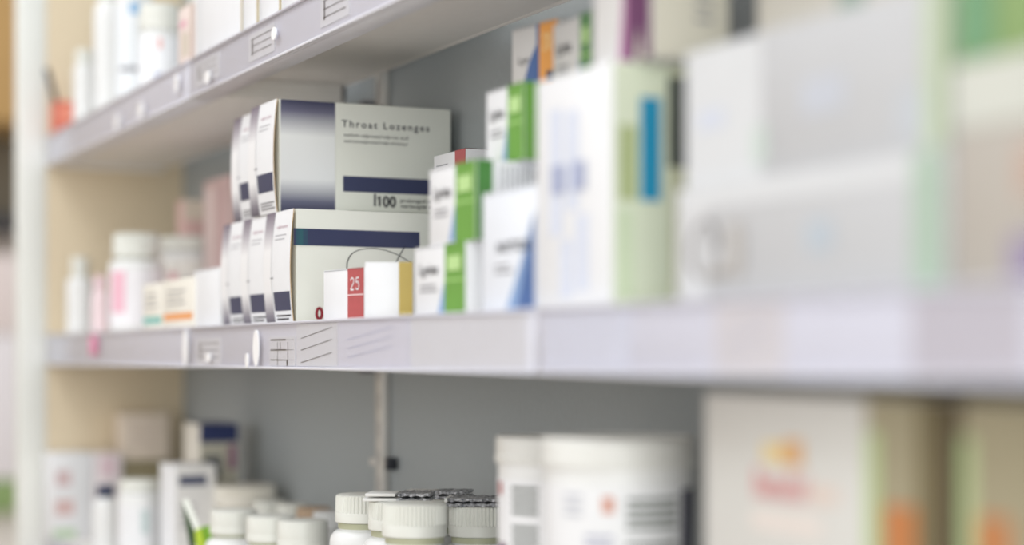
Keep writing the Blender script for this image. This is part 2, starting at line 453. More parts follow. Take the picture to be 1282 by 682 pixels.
# yellow-banded carton
w, d = .0165, .0335
t0 = t_at(457, .4525) ; yw = -math.radians(24)
c = Carton(w, d, z_at(328, t0, .4525) - ZM, WHITE)
c.band(c.S, .70, .985, .0, 1, MUST); c.band(c.S2, .70, .985, .14, .155, mat((214, 200, 130), .5))
# near-left edge of the wide face stands at (t0, .4525)
tl_ = t0 + math.cos(yw) * w; yl_ = .4525 - math.sin(yw) * w
c.place('pill_carton', tl_, yl_, ZM + GAP, 'small white carton with a mustard yellow band, beside the red 25 carton', group='small medicine cartons', yaw=yw)

def lyrine(w, d, h, side_green=.0, split=.60, dim=False):
    base = WHITE if not dim else GREYW
    c = Carton(w, d, h, base)
    g = GREEN if not dim else mat((88, 138, 84), .45, .08)
    c.band(c.F, split, .997, .0, 1, g)
    c.mb.text(c.F2, 'Lyrine', .12, .60, .22, INK, width=.36, bold=.01)
    c.lines(c.F, .12, .48, .43, 2, .07, INKSOFT, .03)
    c.mb.poly(c.F2, [(split - .14, .02), (split, .02), (split, .5)], LBLUE)
    c.band(c.F2, split + .06, .92, .63, .83, mat((186, 220, 150), .5)); c.band(c.F2, split, .985, .48, .515, mat((160, 206, 120), .5))
    if side_green: c.band(c.S, .003, side_green, .0, 1, DGREEN if side_green < .15 else GREEN)
    c.band(c.T, split, .985, .02, .98, g)
    c.seams()
    return c
t0, w = span(519, 583, .4565)
h3 = z_at(311, t0, .4565) - ZM
lyrine(w, .085, h3, split=.61).place('pill_carton', t0, .4565, ZM + GAP, 'lowest green-banded carton, standing on the shelf right of the yellow-banded one', group='green-banded cartons')
z4 = ZM + h3 + 2 * GAP
t0, w = span(537.5, 596, .458)
h4 = z_at(213, t0, .458) - z4
c = lyrine(w, .098, h4, side_green=.115, split=.58)
for k in range(9): c.band(c.S, .16 + k * .035, .168 + k * .035, .55, .93, INKSOFT)
c.place('pill_carton', t0, .458, z4, 'green-banded carton standing on the lowest green-banded one', group='green-banded cartons')
z8 = z4 + h4 + GAP
t0, w = span(609, 656, .485)
h8 = z_at(116, t0, .485) - z8
lyrine(w, .07, h8, side_green=.30, split=.58).place('pill_carton', t0, .485, z8, 'topmost green-banded carton left of the tall cyan-striped carton', group='green-banded cartons')
# red-topped carton behind
t0, w = span(543, 583, .562)
c = Carton(w, .035, z_at(196, t0, .562) - ZM, WHITE)
c.band(c.F, .68, 1, .0, 1, RED); c.band(c.T, .68, 1, .0, 1, RED); c.lines(c.F, .1, .5, .93, 3, .03, INKSOFT, .008)
c.place('pill_carton', t0, .562, ZM + GAP, 'white carton with a red corner, peeping over the green-banded carton beside the lozenges', group='small medicine cartons')
# blue-cornered carton
t0, w = span(604, 671, .4565)
c = Carton(w, .036, z_at(243, t0, .4565) - ZM, COOL)
c.mb.poly(c.F, [(.46, .03), (.985, .03), (.985, .80), (.80, .50), (.62, .25)], LBLUE)
c.mb.poly(c.F2, [(.66, .03), (.985, .03), (.985, .78), (.86, .5)], BLUE)
c.mb.text(c.F2, 'NYTOL', .30, .50, .11, INK, width=.62, bold=.03); c.lines(c.F, .25, .6, .38, 2, .05, INKSOFT, .02)
c.seams()
c.place('pill_carton', t0, .4565, ZM + GAP, 'cool white carton with a blue corner, left of the tall cyan-striped carton', group='small medicine cartons')
# tall carton with the cyan stripe
SIDEG = mat((220, 228, 206), .48)
t12, w12 = span(671.5, 766, .4565); h12 = z_at(104, t12, .4565) - ZM
c = Carton(w12, .062, h12, WHITE)
c.band(c.S, .01, .99, .005, .995, SIDEG)
c.band(c.S2, .27, .47, .44, .86, CYAN); c.band(c.S2, .06, .24, .44, .74, mat((176, 188, 140), .5))
c.band(c.S2, .56, .99, .02, .98, mat((206, 208, 178), .5)); c.mb.patch(lambda a, b: (w12 + .0008, a * .062, b * h12), .54, .74, .58, .95, mat((84, 90, 84), .5))
c.band(c.S2, .05, .2, .05, .40, mat((206, 220, 190), .5))
for a0, b0, b1 in ((.20, .32, .86), (.42, .42, .84), (.34, .06, .30), (.55, .08, .40)): c.band(c.F, a0, a0 + .16, b0, b1, mat((214, 220, 236), .5))
for a0 in (.22, .50): c.band(c.F3, a0, a0 + .18, .50, .62, INKBLUE)
c.place('tall_carton', t12, .4565, ZM + GAP, 'tall white carton with a pale green side and a cyan stripe', group='tall cartons')
zt12 = ZM + h12 + 2 * GAP
# sibling behind it
ts = t12 + .066
c = Carton(.062, .085, h12, WHITE); c.band(c.S, .01, .99, .005, .995, SIDEG)
c.place('tall_carton', ts, .503, ZM + GAP, 'tall white carton hidden behind the cyan-striped one, carrying the grey-green carton', group='tall cartons')
# grey carton with a green band on top of it
t0, w = span(692, 742, .508)
w = min(w, .055)
lyrine(w, .06, z_at(31, t0, .508) - zt12, split=.70, dim=True).place('pill_carton', t0, .508, zt12, 'grey-looking green-banded carton between the orange-banded and the purple cartons', group='green-banded cartons')
# orange banded
yw = math.radians(9); t0 = t_at(641, .520); z9 = z8 + h8 + GAP
w = .052
c = Carton(w, .045, z_at(38, t0, .52) - z9, GREYW)
c.band(c.F, .60, .985, 0, 1, ORANGE); c.band(c.F, .54, .60, 0, 1, BLUE)
c.mb.poly(c.F2, [(.18, .02), (.56, .02), (.56, .74), (.40, .52)], BLUE); c.mb.text(c.F2, 'Lyr', .16, .50, .14, INK, width=.22)
c.mb.digits(c.F2, '20', .68, .62, .08, .22, .03, mat((248, 214, 150), .5), .25, 1.05); c.band(c.F2, .76, .92, .20, .33, NAVY)
c.band(c.T, .02, .98, .02, .98, mat((214, 196, 166), .5)); c.seams()
c.place('pill_carton', t0, .520, z9, 'small carton with an orange band and blue corner, on top of the green-banded pile', group='small medicine cartons', yaw=yw)
# purple
t0, w = span(743, 816, .470)
c = Carton(w, .047, .080, GREYW)
c.mb.poly(c.F, [(.45, .0), (.985, .0), (.985, 1), (.62, 1)], mat((176, 120, 158), .5)); c.mb.poly(c.F2, [(.58, .0), (.99, .0), (.99, 1), (.62, 1)], PURPLE)
c.mb.poly(c.F3, [(.75, .0), (.86, .0), (.81, .22)], mat((206, 204, 190), .5))
c.mb.text(c.F2, 'FORTE', .2, .62, .1, INKSOFT, width=.3)
c.band(c.S, .01, .99, .005, .995, mat((216, 212, 198), .5)); c.lines(c.S2, .55, .8, .7, 6, .09, INKSOFT, .03)
c.place('pill_carton', t0, .470, zt12, 'carton with a purple front, standing on the tall cyan-striped carton', group='small medicine cartons')

# ---------------------------------------------------------------- large cartons at the near right (middle shelf)
NW = mat((192, 193, 196), .5); NWL = mat((214, 216, 219), .5)
t0, w = span(848, 1186, .4565); h1 = z_at(238, t0, .4565) - ZM
c = Carton(w, .12, h1, NW)
pts = [(.13 + .05 * math.cos(q) * (1 + .1 * q), .46 + .24 * math.sin(q)) for q in [k * .35 for k in range(14)]]
c.band(c.F, .002, .998, .80, .99, NWL); c.band(c.F, .002, .14, .01, .80, mat((208, 209, 212), .5)); c.mb.stroke(c.F2, pts, .022, mat((130, 128, 128), .5)); c.band(c.F3, .14, .28, .22, .30, mat((160, 156, 152), .5)); c.band(c.F4, .24, .29, .22, .66, mat((186, 182, 178), .5))
c.band(c.F2, .54, .63, .36, .60, mat((184, 194, 204), .5)); c.band(c.F2, .90, .985, .04, .99, mat((168, 190, 172), .5))
c.place('large_carton', t0, .4565, ZM + GAP, 'wide white carton with a grey swirl logo, lowest of the near pile', group='large white cartons')
zn = ZM + h1 + 2 * GAP
t0, w = span(859, 1186, .462); h2 = z_at(67, t0, .462) - zn
c = Carton(w, .11, h2, NW)
c.band(c.F, .002, .34, .01, .99, NWL); c.band(c.F2, .06, .18, .40, .55, mat((208, 213, 226), .5)); c.band(c.F, .50, .66, .36, .60, mat((194, 198, 208), .5)); c.band(c.F2, .30, .36, .10, .36, mat((200, 212, 206), .5))
c.band(c.F, .93, .995, .02, .99, mat((190, 204, 176), .5)); c.band(c.F, .84, .93, .1, .4, mat((192, 197, 204), .5))
c.place('large_carton', t0, .462, zn, 'wide white carton with faint blue marks, resting on the swirl logo carton', group='large white cartons')
zn2 = zn + h2 + GAP
t0, w = span(948, 1250, .505)
c = Carton(w, .07, .062, mat((212, 208, 198), .5)); c.band(c.F, .38, .5, .1, .35, mat((150, 170, 156), .5)); c.band(c.F, .7, .8, .2, .7, mat((186, 190, 196), .5))
c.place('large_carton', t0, .505, zn2, 'beige-white carton on top of the near pile, cut by the upper edge of the photo', group='large white cartons')
t0 = t_at(1190, .4565) - .001; w = .15
c = Carton(w, .12, .062, mat((184, 178, 170), .5)); c.band(c.F, .22, .70, .05, .32, mat((150, 138, 168), .5)); c.band(c.F, .25, .5, .55, .85, mat((190, 164, 150), .5))
c.place('large_carton', t0, .4565, ZM + GAP, 'greyish carton with a purple patch at the right edge, beside the swirl logo carton', group='large white cartons')
c = Carton(w, .12, .090, mat((138, 166, 108), .45, .05)); c.band(c.F, .0, 1, .0, .28, mat((206, 208, 200), .5)); c.band(c.F2, .03, .16, .30, .62, mat((110, 156, 118), .5))
c.place('large_carton', t0, .4565, ZM + .062 + 2 * GAP, 'bright green carton at the upper right edge of the photo', group='large white cartons')

# ---------------------------------------------------------------- bottles, jars and tubs
def bottle(u, d, ztop, z0, r, rcap, hcap, label, group, neck=.006, ribs=48, m=PLAST, cm=CAPM, lab=None, tamper=True, sh=.010, name='pill_bottle', cat='bottle', ty=None):
    t, y = ty if ty else spot(u, d)
    root = empty(name, W(t, y, z0)); H = ztop - z0; hb = H - hcap - neck
    rn = rcap * .86
    prof = [(r * .9, 0), (r * .97, .001), (r, .004), (r, hb - sh)]
    for k in range(1, 8):
        q = math.pi / 2 * k / 7
        prof.append((rn + (r - rn) * math.cos(q), hb - sh + sh * math.sin(q)))
    prof += [(rn, hb + neck + .004)]
    b = MB(); b.lathe(prof, m, 64); body = b.build('bottle_body', root)
    zc = hb + neck
    def rib(rr):
        return (lambda k: rr if (k // 2) % 2 == 0 else rr * .950) if ribs else rr
    b = MB(); seg = ribs * 4 if ribs else 64
    sp = zc + hcap * (.36 if ribs else .30)
    b.lathe([(rcap * .97, zc), (rcap, zc + .0008), (rcap, sp - .0006), (rcap * .985, sp), (rib(rcap * .99), sp + .0012),
             (rib(rcap * .985), zc + hcap - .0022), (rcap * .955, zc + hcap - .0006), (rcap * .90, zc + hcap), (rcap * .5, zc + hcap)], cm, seg)
    b.build('cap', root)
    if tamper:
        b = MB(); b.lathe([(rn * 1.005, hb + .0012), (rn * 1.05, hb + .0014), (rn * 1.05, hb + neck - .0004), (rn * 1.0, hb + neck - .0002)], mat((178, 180, 152), .45), 64)
        b.build('neck_ring', root)
    if lab:
        z0_, z1_, lm, marks = lab
        b = MB(); b.lathe([(r + .0001, hb * z0_), (r + .0004, hb * z0_ + .0003), (r + .0004, hb * z1_ - .0003), (r + .0001, hb * z1_)], lm, 64)
        for (q0, q1, b0, b1, mm) in marks:
            fn = lambda a, bb: ((r + .0007) * math.cos(math.radians(a)), (r + .0007) * math.sin(math.radians(a)), hb * bb)
            b.patch(fn, q0, q1, b0, b1, mm, 8, 1)
        b.build('label', body)
    return tag(root, label, cat, group)
gb = 'ribbed-cap bottles'
def vz(v, d): return (HZ - v) * d / F_PX
# angle of the camera side of a bottle is about -30 deg (towards +x, -y)
bottle(519, 1.286, vz(629, 1.286), ZL, .0278, .0232, .0235, 'front ribbed-cap white bottle with nothing on its cap, before the foil packs', gb)
b4 = spot(600, 1.345); z_b4 = vz(632, 1.345)
bottle(600, 1.345, z_b4, ZL, .0275, .0230, .0225, 'ribbed-cap bottle beside the first white tub, foil packs lying on its cap', gb)
b3 = spot(500, 1.350); z_b3 = vz(626, 1.350)
bottle(500, 1.350, z_b3, ZL, .0275, .0232, .0215, 'ribbed-cap bottle behind the front one, with a two-layer blister pack on its cap', gb)
bottle(457, 1.412, z_b3, ZL, .0275, .0232, .0215, 'ribbed-cap bottle at the left end of the foil packs, its cap fully visible', gb)
b5 = spot(547, 1.412)
bottle(547, 1.412, z_b4, ZL, .0260, .0225, .0215, 'hindmost ribbed-cap bottle, hidden under the rear foil pack', gb)
gs = 'smooth-cap bottles'
zc_ = -.139
bottle(379, 1.54, zc_, ZL, .0262, .0218, .0235, 'smooth-cap white bottle immediately left of the ribbed-cap bottles', gs, ribs=0, neck=.004)
bottle(339, 1.582, zc_, ZL, .0258, .0214, .0220, 'middle one of three smooth-cap white bottles left of the ribbed caps', gs, ribs=0, neck=.004)
bottle(293, 1.644, zc_, ZL, .0262, .0216, .0215, 'smooth-cap white bottle beside the green and white folded leaflet', gs, ribs=0, neck=.004)
gv = 'small vials at the back'
BROWN = mat((190, 164, 138), .5)
for (u, v, cm, lb) in ((338, 626, CAPM, 'leftmost small vial with a cream cap behind the smooth-cap bottles'),
                       (367, 630, CAPM, 'second small vial from the left, cream cap, behind the smooth-cap bottles'),
                       (393, 635, BROWN, 'small vial with a brown cap in the back row'),
                       (414, 640, PLAST, 'small bright white-capped vial, rightmost of the back row')):
    t = t_at(u, .566)
    bottle(u, 0, z_at(v, t, .566), ZL, .0185, .0165, .016, lb, gv, ribs=24, cm=cm, ty=(t, .566), neck=.003, tamper=False)
t = t_at(305, .575)
bottle(305, 0, z_at(607, t, .575), ZL, .034, .0335, .020, 'wide blurred cream jar at the back, behind the smooth-cap bottles', 'wide jars', ribs=60, m=WARMW, cm=WARMW, ty=(t, .575), neck=.002, tamper=False, sh=.004, name='cream_jar', cat='jar')

# two white tubs
def tub(u, d, ztop, r, label, marks):
    t, y = spot(u, d); root = empty('white_tub', W(t, y, ZL)); H = ztop - ZL
    b = MB(); b.lathe([(r * .86, 0), (r * .89, .001), (r * .90, .004), (r * .955, H - .018), (r * .955, H - .006)], PLAST, 72)
    body = b.build('tub_body', root)
    b = MB(); b.lathe([(r * .985, H - .0165), (r, H - .016), (r, H - .012), (r * .985, H - .0112), (r * .985, H - .0015), (r * .965, H), (r * .93, H), (r * .92, H - .0012), (r * .3, H - .0012)], mat((222, 222, 218), .4, .015), 72)
    b.build('lid', root)
    b = MB()
    rr = lambda z: r * (.90 + .055 * z / (H - .018)) + .0004
    P = lambda off: (lambda a, zz: ((rr(zz) + off) * math.cos(math.radians(a)), (rr(zz) + off) * math.sin(math.radians(a)), zz))
    b.patch(P(0), -170, 50, .02, H - .026, WHITE, 48, 1)
    for (a0, a1, z0, z1, m) in marks: b.patch(P(.0003), a0, a1, H - z0, H - z1, m, 10, 1)
    b.build('label', body)
    return tag(root, label, 'tub', 'white tubs')
RT = .0437
INKG = mat((120, 126, 122), .5)
def txt(a0, a1, z0, n, m, st=.0048): return [(a0, a1, z0 + (k + k // 4) * st + .0026, z0 + (k + k // 4) * st, m) for k in range(n)]
# in the photo the middle of a tub faces azimuth about -26-90 = -64 deg... (towards the camera)
def az(t, y): return math.degrees(math.atan2(-y, t))
d1 = az(*spot(706, 1.142)); d2 = az(*spot(774, 1.022))
tub(706, 1.142, -.0500, RT, 'white lidded tub on the left, partly behind its twin', txt(d1 - 50, d1 - 22, .030, 9, INKG) + [(d1 - 74, d1 - 66, .036, .028, RED), (d1 - 74, d1 - 60, .078, .066, PURPLE)])
tub(774, 1.022, -.0452, RT, 'white lidded tub on the right, beside the large red logo carton',
    txt(d2 + 6, d2 + 50, .032, 9, INKG) + [(d2 + 56, d2 + 80, .085, .028, mat((46, 46, 74), .5)), (d2 - 12, d2 - 3, .040, .031, mat((206, 150, 132), .5))] + txt(d2 - 45, d2 - 28, .030, 3, mat((196, 198, 206), .5)) + txt(d2 - 26, d2 - 4, .052, 4, mat((180, 182, 200), .5)))

# blister packs on the caps
def blister(t, y, z, w, d, rz, layers, foil_from, label):
    root = empty('blister_pack', W(t, y, z), rz)
    th = .0022
    for k in range(layers):
        dx = .0018 * k
        b = MB(); b.box((-w / 2 + dx, -d / 2, k * .0036), (w / 2 - .5 * dx - w * (1 - foil_from), d / 2 - dx, k * .0036 + th), mat((226, 226, 224), .5), .0004); b.build('card', root)
        f = MB(); n, mm = 16, 8
        def top(a, c, k=k, s=1): return (-w / 2 + a * w, -d / 2 + c * d, k * .0036 + (th + .0006 * math.sin(a * 37 + k) * math.cos(c * 23 + k * 2) if s else .0002 + .0005 * math.sin(a * 41 + c * 17)))
        f0 = foil_from + .02 * k
        f.patch(lambda a, c: top(a, c), f0, 1, 0, 1, FOIL, n, mm); f.patch(lambda a, c: top(a, c, s=0), f0, 1, 0, 1, FOIL, n, mm)
        for c in (0, 1):
            p = [top(f0 + (1 - f0) * i / n, c) for i in range(n + 1)]; q = [top(f0 + (1 - f0) * i / n, c, s=0) for i in range(n + 1)]
            f.add(p + q, [(i, i + 1, n + 2 + i, n + 1 + i) for i in range(n)], FOIL)
        for a in (f0, 1):
            p = [top(a, j / mm) for j in range(mm + 1)]; q = [top(a, j / mm, s=0) for j in range(mm + 1)]
            f.add(p + q, [(j, j + 1, mm + 2 + j, mm + 1 + j) for j in range(mm)], FOIL)
        f.build('foil', root)
    return tag(root, label, 'blister pack', 'blister packs on the bottle caps')
RZ = math.radians(60)
blister(b3[0], b3[1], z_b3 + .0003, .050, .034, RZ, 2, .50, 'two-layer white and foil blister pack on the cap behind the front bottle')
blister(b4[0] - .002, b4[1], z_b4 + .0003, .050, .036, RZ, 2, .03, 'crinkled all-foil blister pack on the cap beside the first tub')
blister(b5[0], b5[1], z_b4 + .0003, .052, .030, RZ - .1, 2, .50, 'rear blister pack seen between the two nearer foil packs')

# ---------------------------------------------------------------- left of the lower shelf
t0 = t_at(200, .50); t1 = t_at(219, .50); w = t0 - t1; d = y_at(270, t1) - .50
c = Carton(w, d, z_at(583, t1, .5) - ZL, WHITE)
c.band(c.S, .01, .99, .005, .995, mat((226, 224, 222), .5)); c.band(c.S2, .10, .78, .80, .90, mat((84, 88, 110), .5)); c.lines(c.S2, .1, .6, .6, 4, .07, INKSOFT, .015)
c.place('white_carton', t0, .50, ZL + GAP, 'white carton with a navy text bar, behind the green and white leaflet', group='lower shelf cartons')
t0 = t_at(230, .55); t1 = t_at(250, .55); w = t0 - t1; d = y_at(298, t1) - .55
h = z_at(531, t1, .55) - ZL
c = Carton(w, d, h, WARMW)
c.band(c.S, .0, 1, .86, 1.0, mat((36, 48, 96), .45)); c.band(c.S, .01, .99, .005, .86, mat((190, 186, 170), .5)); c.band(c.S2, .12, .55, .60, .76, mat((104, 106, 108), .5)); c.band(c.S2, .74, .95, .66, .84, mat((150, 108, 130), .5))
c.band(c.T, 0, 1, 0, 1, mat((36, 48, 96), .45))
c.place('blue_topped_carton', t0, .55, ZL + GAP, 'tall cream carton with a dark blue top at the back panel', group='lower shelf cartons')
c = Carton(.040, .058, .092, mat((150, 140, 110), .6)); c.place('olive_carton', 2.245, .532, ZL + GAP, 'olive-brown carton in the far corner below the cream carton', group='lower shelf cartons')
c = Carton(.038, .060, z_at(518, 2.2, .53) - ZL - .0925, mat((226, 212, 196), .55)); c.lines(c.S, .15, .85, .8, 5, .12, mat((206, 190, 180), .5), .03)
c.place('cream_carton', 2.244, .531, ZL + .092 + 2 * GAP, 'cream carton in the far corner against the end panel', group='lower shelf cartons')
h = z_at(568, 2.19, .45) - ZL
c = Carton(.05, .050, h, WHITE); c.band(c.S, .12, .48, .62, .80, mat((214, 190, 192), .5)); c.band(c.S, .10, .55, .28, .46, mat((216, 186, 184), .5)); c.band(c.S, .05, .6, .02, .12, mat((186, 208, 176), .5))
c.place('white_carton', 2.243, .443, ZL + GAP, 'white carton with two dull pink patches at the far left end', group='lower shelf cartons')
c = Carton(.045, .034, h - .001, mat((232, 224, 226), .5)); c.band(c.S, .2, .8, .72, .96, mat((224, 200, 208), .5))
c.place('white_carton', 2.237, .4945, ZL + GAP, 'pinkish white carton beside the one with two pink patches', group='lower shelf cartons')
bottle(174, 1.969, z_at(600, 1.95, .489), ZL, .0232, .0215, .012, 'plain white jar standing left of the navy text bar carton', 'white jars', ribs=0, ty=(1.95, .489), neck=.001, tamper=False, sh=.003, name='white_jar', cat='jar', lab=(.2, .8, WHITE, [(-10, 12, .4, .75, mat((196, 210, 210), .5))]))
bottle(132, 2.033, z_at(607, 2.03, .471), ZL, .0150, .0098, .013, 'slim white bottle with a dark navy cap at the far left', 'slim bottles', ribs=0, ty=(2.03, .471), cm=mat((30, 44, 78), .45), tamper=False, neck=.003)
# folded leaflet, green and white
t, y = t_at(247, .466), .466; D_ = dep(t, y)
root = empty('folded_leaflet', W(t, y, ZL), math.pi / 2 - ALPHA)
K = lambda u, v: ((u - 247) * D_ / F_PX, (HZ - v) * D_ / F_PX - ZL)
def page(pts, yo, m, name, foot):
    "one upright page of the leaflet, cut to its outline; foot continues it down to the shelf"
    P = [K(u, v) for u, v in pts] + [(x, 0.0005) for x in foot]
    b = MB(); n = len(P)
    b.add([(x, yo, z) for x, z in P] + [(x, yo + .0007, z) for x, z in P], [tuple(range(n)), tuple(range(n, 2 * n))[::-1]] + [(k, (k + 1) % n, n + (k + 1) % n, n + k) for k in range(n)], m)
    b.build(name, root)
page([(227, 626), (236, 624), (243, 641), (251, 660), (244, 664)], 0, mat((238, 242, 236), .4), 'white_page', ())
page([(244, 664), (251, 660), (257, 682)], 0, mat((180, 206, 44), .45), 'lime_page', (.016, .002))
page([(227, 627), (244, 664), (247, 682), (243, 682)], .002, mat((50, 76, 36), .45), 'dark_page', (.004, -.001))
page([(251, 660), (268, 657), (270, 682)], .004, mat((128, 180, 34), .45), 'green_page', (.020, .008))
tag(root, 'folded leaflet, white above and lime green below, slanting upright beside the smooth-cap bottles', 'leaflet')

# large cartons at the lower right
CR = mat((210, 209, 205), .5)
def big(t0, w, label, logo):
    h = -.018 - ZL
    c = Carton(w, .12, h, CR, .001)
    if logo:
        c.band(c.F, .29, .385, .845, .89, mat((226, 204, 150), .5)); c.band(c.F, .385, .47, .84, .90, mat((216, 168, 116), .5))
        c.mb.text(c.F, 'Benadol', .25, .765, .09, mat((212, 150, 150), .5), width=.24, bold=.03); c.band(c.F, .50, .62, .765, .80, mat((222, 204, 194), .5))
        c.band(c.F, .24, .55, .69, .73, mat((226, 216, 210), .5))
    g0 = .735 if logo else .0
    c.band(c.F, g0, 1 if logo else .5, .0, 1, mat((160, 152, 126), .5)); c.band(c.F2, g0, g0 + .05, .0, .93, mat((182, 200, 150), .5))
    c.band(c.F2, g0 + .07, g0 + .19, .60, .78, mat((190, 122, 70), .5)); c.band(c.F2, .93 if logo else .35, 1 if logo else .5, .0, 1, mat((112, 102, 70), .5))
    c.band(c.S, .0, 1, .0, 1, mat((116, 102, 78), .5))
    return c.place('logo_carton', t0, .472, ZL + GAP, label, group='large logo cartons')
ta = t_at(882, .472); tb = t_at(1174, .472)
big(ta, ta - tb, 'large carton with a yellow and red logo and a green edge on the lower shelf', True)
tc = t_at(1204, .472); big(tc, .15, 'green and orange large carton at the lower right corner of the photo', False)

# ---------------------------------------------------------------- left of the middle shelf
gm = 'white bottles on the middle shelf'
bottle(100, 0, z_at(322, 2.181, .475), ZM, .0158, .0100, .022, 'small white bottle nearest the end panel on the middle shelf', gm, ribs=24, ty=(2.181, .475), neck=.002)
bottle(128, 0, z_at(345, 2.043, .47), ZM, .0095, .007, .015, 'slim pinkish bottle left of the big pink-labelled bottle', gm, ribs=0, ty=(2.045, .468), neck=.002, m=mat((236, 216, 220), .4), cm=mat((232, 206, 212), .4), tamper=False)
bottle(171, 0, z_at(293, 1.965, .49), ZM, .0298, .0256, .026, 'big white bottle with a pink label, left of the wide tub on the middle shelf', gm, ribs=36, ty=(1.965, .490), neck=.003, sh=.006,
       lab=(.12, .86, mat((238, 236, 240), .4), [(-75, -38, .28, .84, mat((236, 186, 202), .5))]))
t, y = 2.03, .571; zt4 = z_at(297, t, y)
bottle(240, 0, zt4, ZM, .0375, .0385, .017, 'wide white tub on the middle shelf with a small pink carton on its lid', 'wide jars', ribs=0, ty=(t, y), neck=.001, tamper=False, sh=.002, name='wide_tub', cat='tub',
       lab=(.1, .9, mat((236, 234, 228), .45), [(-60, -42, .45, .75, mat((228, 180, 186), .5)), (-30, 10, .5, .55, INKSOFT), (-30, 10, .62, .67, INKSOFT)]))
c = Carton(.030, .028, z_at(250, 2.02, .56) - zt4, mat((226, 190, 186), .5)); c.band(c.S, .0, 1, .45, 1, mat((228, 216, 200), .5))
c.place('pink_carton', 2.050, .5575, zt4 + GAP, 'small cream and pink carton on the lid of the wide tub', group='pink cartons')
t0 = t_at(255, .568); w = t0 - t_at(287, .568)
c = Carton(w, .045, .170, mat((214, 186, 184), .5)); c.band(c.F, .05, .45, .1, .95, mat((226, 206, 204), .5)); c.band(c.F, .6, .8, .05, .95, mat((200, 168, 170), .5))
c.place('pink_carton', t0, .568, ZM + GAP, 'tall dull pink carton behind the lozenge cartons', group='pink cartons')
t0, w = span(179, 203.3, .456)
c = Carton(w, .03, z_at(357, t0, .456) - ZM, WARMW); c.band(c.F, .03, .97, .16, .30, mat((120, 190, 182), .5)); c.lines(c.F, .15, .8, .75, 3, .12, INKSOFT, .03)
c.place('pill_carton', t0, .456, ZM + GAP, 'small white carton with a teal stripe, below the pink-labelled bottle', group='striped cartons')
t0, w = span(204, 242.5, .456)
c = Carton(w, .034, z_at(352, t0, .456) - ZM, WARMW); c.band(c.F, .03, .97, .20, .33, mat((238, 160, 92), .5)); c.lines(c.F, .15, .8, .75, 3, .12, INKSOFT, .03)
c.place('pill_carton', t0, .456, ZM + GAP, 'small white carton with an orange stripe, right of the teal-striped one', group='striped cartons')
t0 = t_at(243.5, .458); te = tl + 3 * LW + .0024 + .002
c = Carton(t0 - te, .05, z_at(339, t0, .458) - ZM, WHITE); c.seams()
c.place('white_carton', t0, .458, ZM + GAP, 'plain low white carton touching the far end of the lozenge row')

# ---------------------------------------------------------------- top shelf
gt = 'white cartons on the top shelf'
for (u0, u1, lb, hh) in ((245, 301.5, 'widest white carton on the top shelf, just right of the pinkish one', .10),
                         (303.5, 321, 'narrow white carton, second of the white row on the top shelf', .10),
                         (324, 349, 'third white carton of the row on the top shelf', .10),
                         (352, 392, 'last white carton of the top row, where the rail leaves the photo', .10)):
    t0, w = span(u0, u1, .457)
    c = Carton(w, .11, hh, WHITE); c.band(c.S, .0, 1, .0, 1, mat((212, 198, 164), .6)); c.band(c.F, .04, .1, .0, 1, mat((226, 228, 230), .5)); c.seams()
    c.place('white_carton', t0, .457, ZT + GAP, lb, group=gt)
t0, w = span(223, 241, .460)
c = Carton(w, .05, z_at(14, t0, .46) - ZT, mat((230, 214, 208), .5)); c.band(c.F, .3, .7, .25, .6, mat((206, 196, 180), .5)); c.band(c.F, .9, 1, 0, 1, mat((180, 160, 140), .5)); c.band(c.F, .1, .6, .7, .8, PINK)
c.place('pink_carton', t0, .460, ZT + GAP, 'narrow pinkish carton between the white jar and the white cartons on the top shelf', group='pink cartons')
bottle(200, 0, z_at(8, 1.849, .485), ZT, .0215, .0212, .026, 'white jar with a broad lid on the top shelf, left of the pinkish carton', 'white jars', ribs=0, ty=(1.849, .485), neck=.002, tamper=False, sh=.003, name='white_jar', cat='jar',
       lab=(.1, .9, mat((236, 238, 242), .4), [(-30, 0, .3, .36, INKBLUE), (-20, -8, .72, .88, mat((230, 180, 176), .5))]))
bottle(162, 0, ZT + .150, ZT, .0195, .0150, .02, 'tall white bottle with a blue mark on the top shelf, left of the jar', gm, ribs=24, ty=(1.929, .478), neck=.003, lab=(.1, .85, mat((230, 234, 238), .4), [(-28, 4, .78, .88, mat((148, 186, 220), .5)), (-60, 0, .3, .34, INKSOFT)]))
bottle(140, 0, z_at(-22, 2.055, .48), ZT, .0185, .0140, .02, 'leftmost tall white bottle on the top shelf, against the end panel', gm, ribs=24, ty=(2.055, .482), neck=.003, sh=.02)
bottle(128, 0, z_at(64, 2.13, .470), ZT, .0125, .0105, .015, 'shorter white bottle at the far left end of the top shelf, before the tall ones', gm, ribs=24, ty=(2.125, .468), neck=.002)
bottle(225, 0, z_at(-14, 1.90, .548), ZT, .0210, .0160, .02, 'tall white bottle standing behind the jar on the top shelf', gm, ribs=24, ty=(1.90, .548), neck=.003)
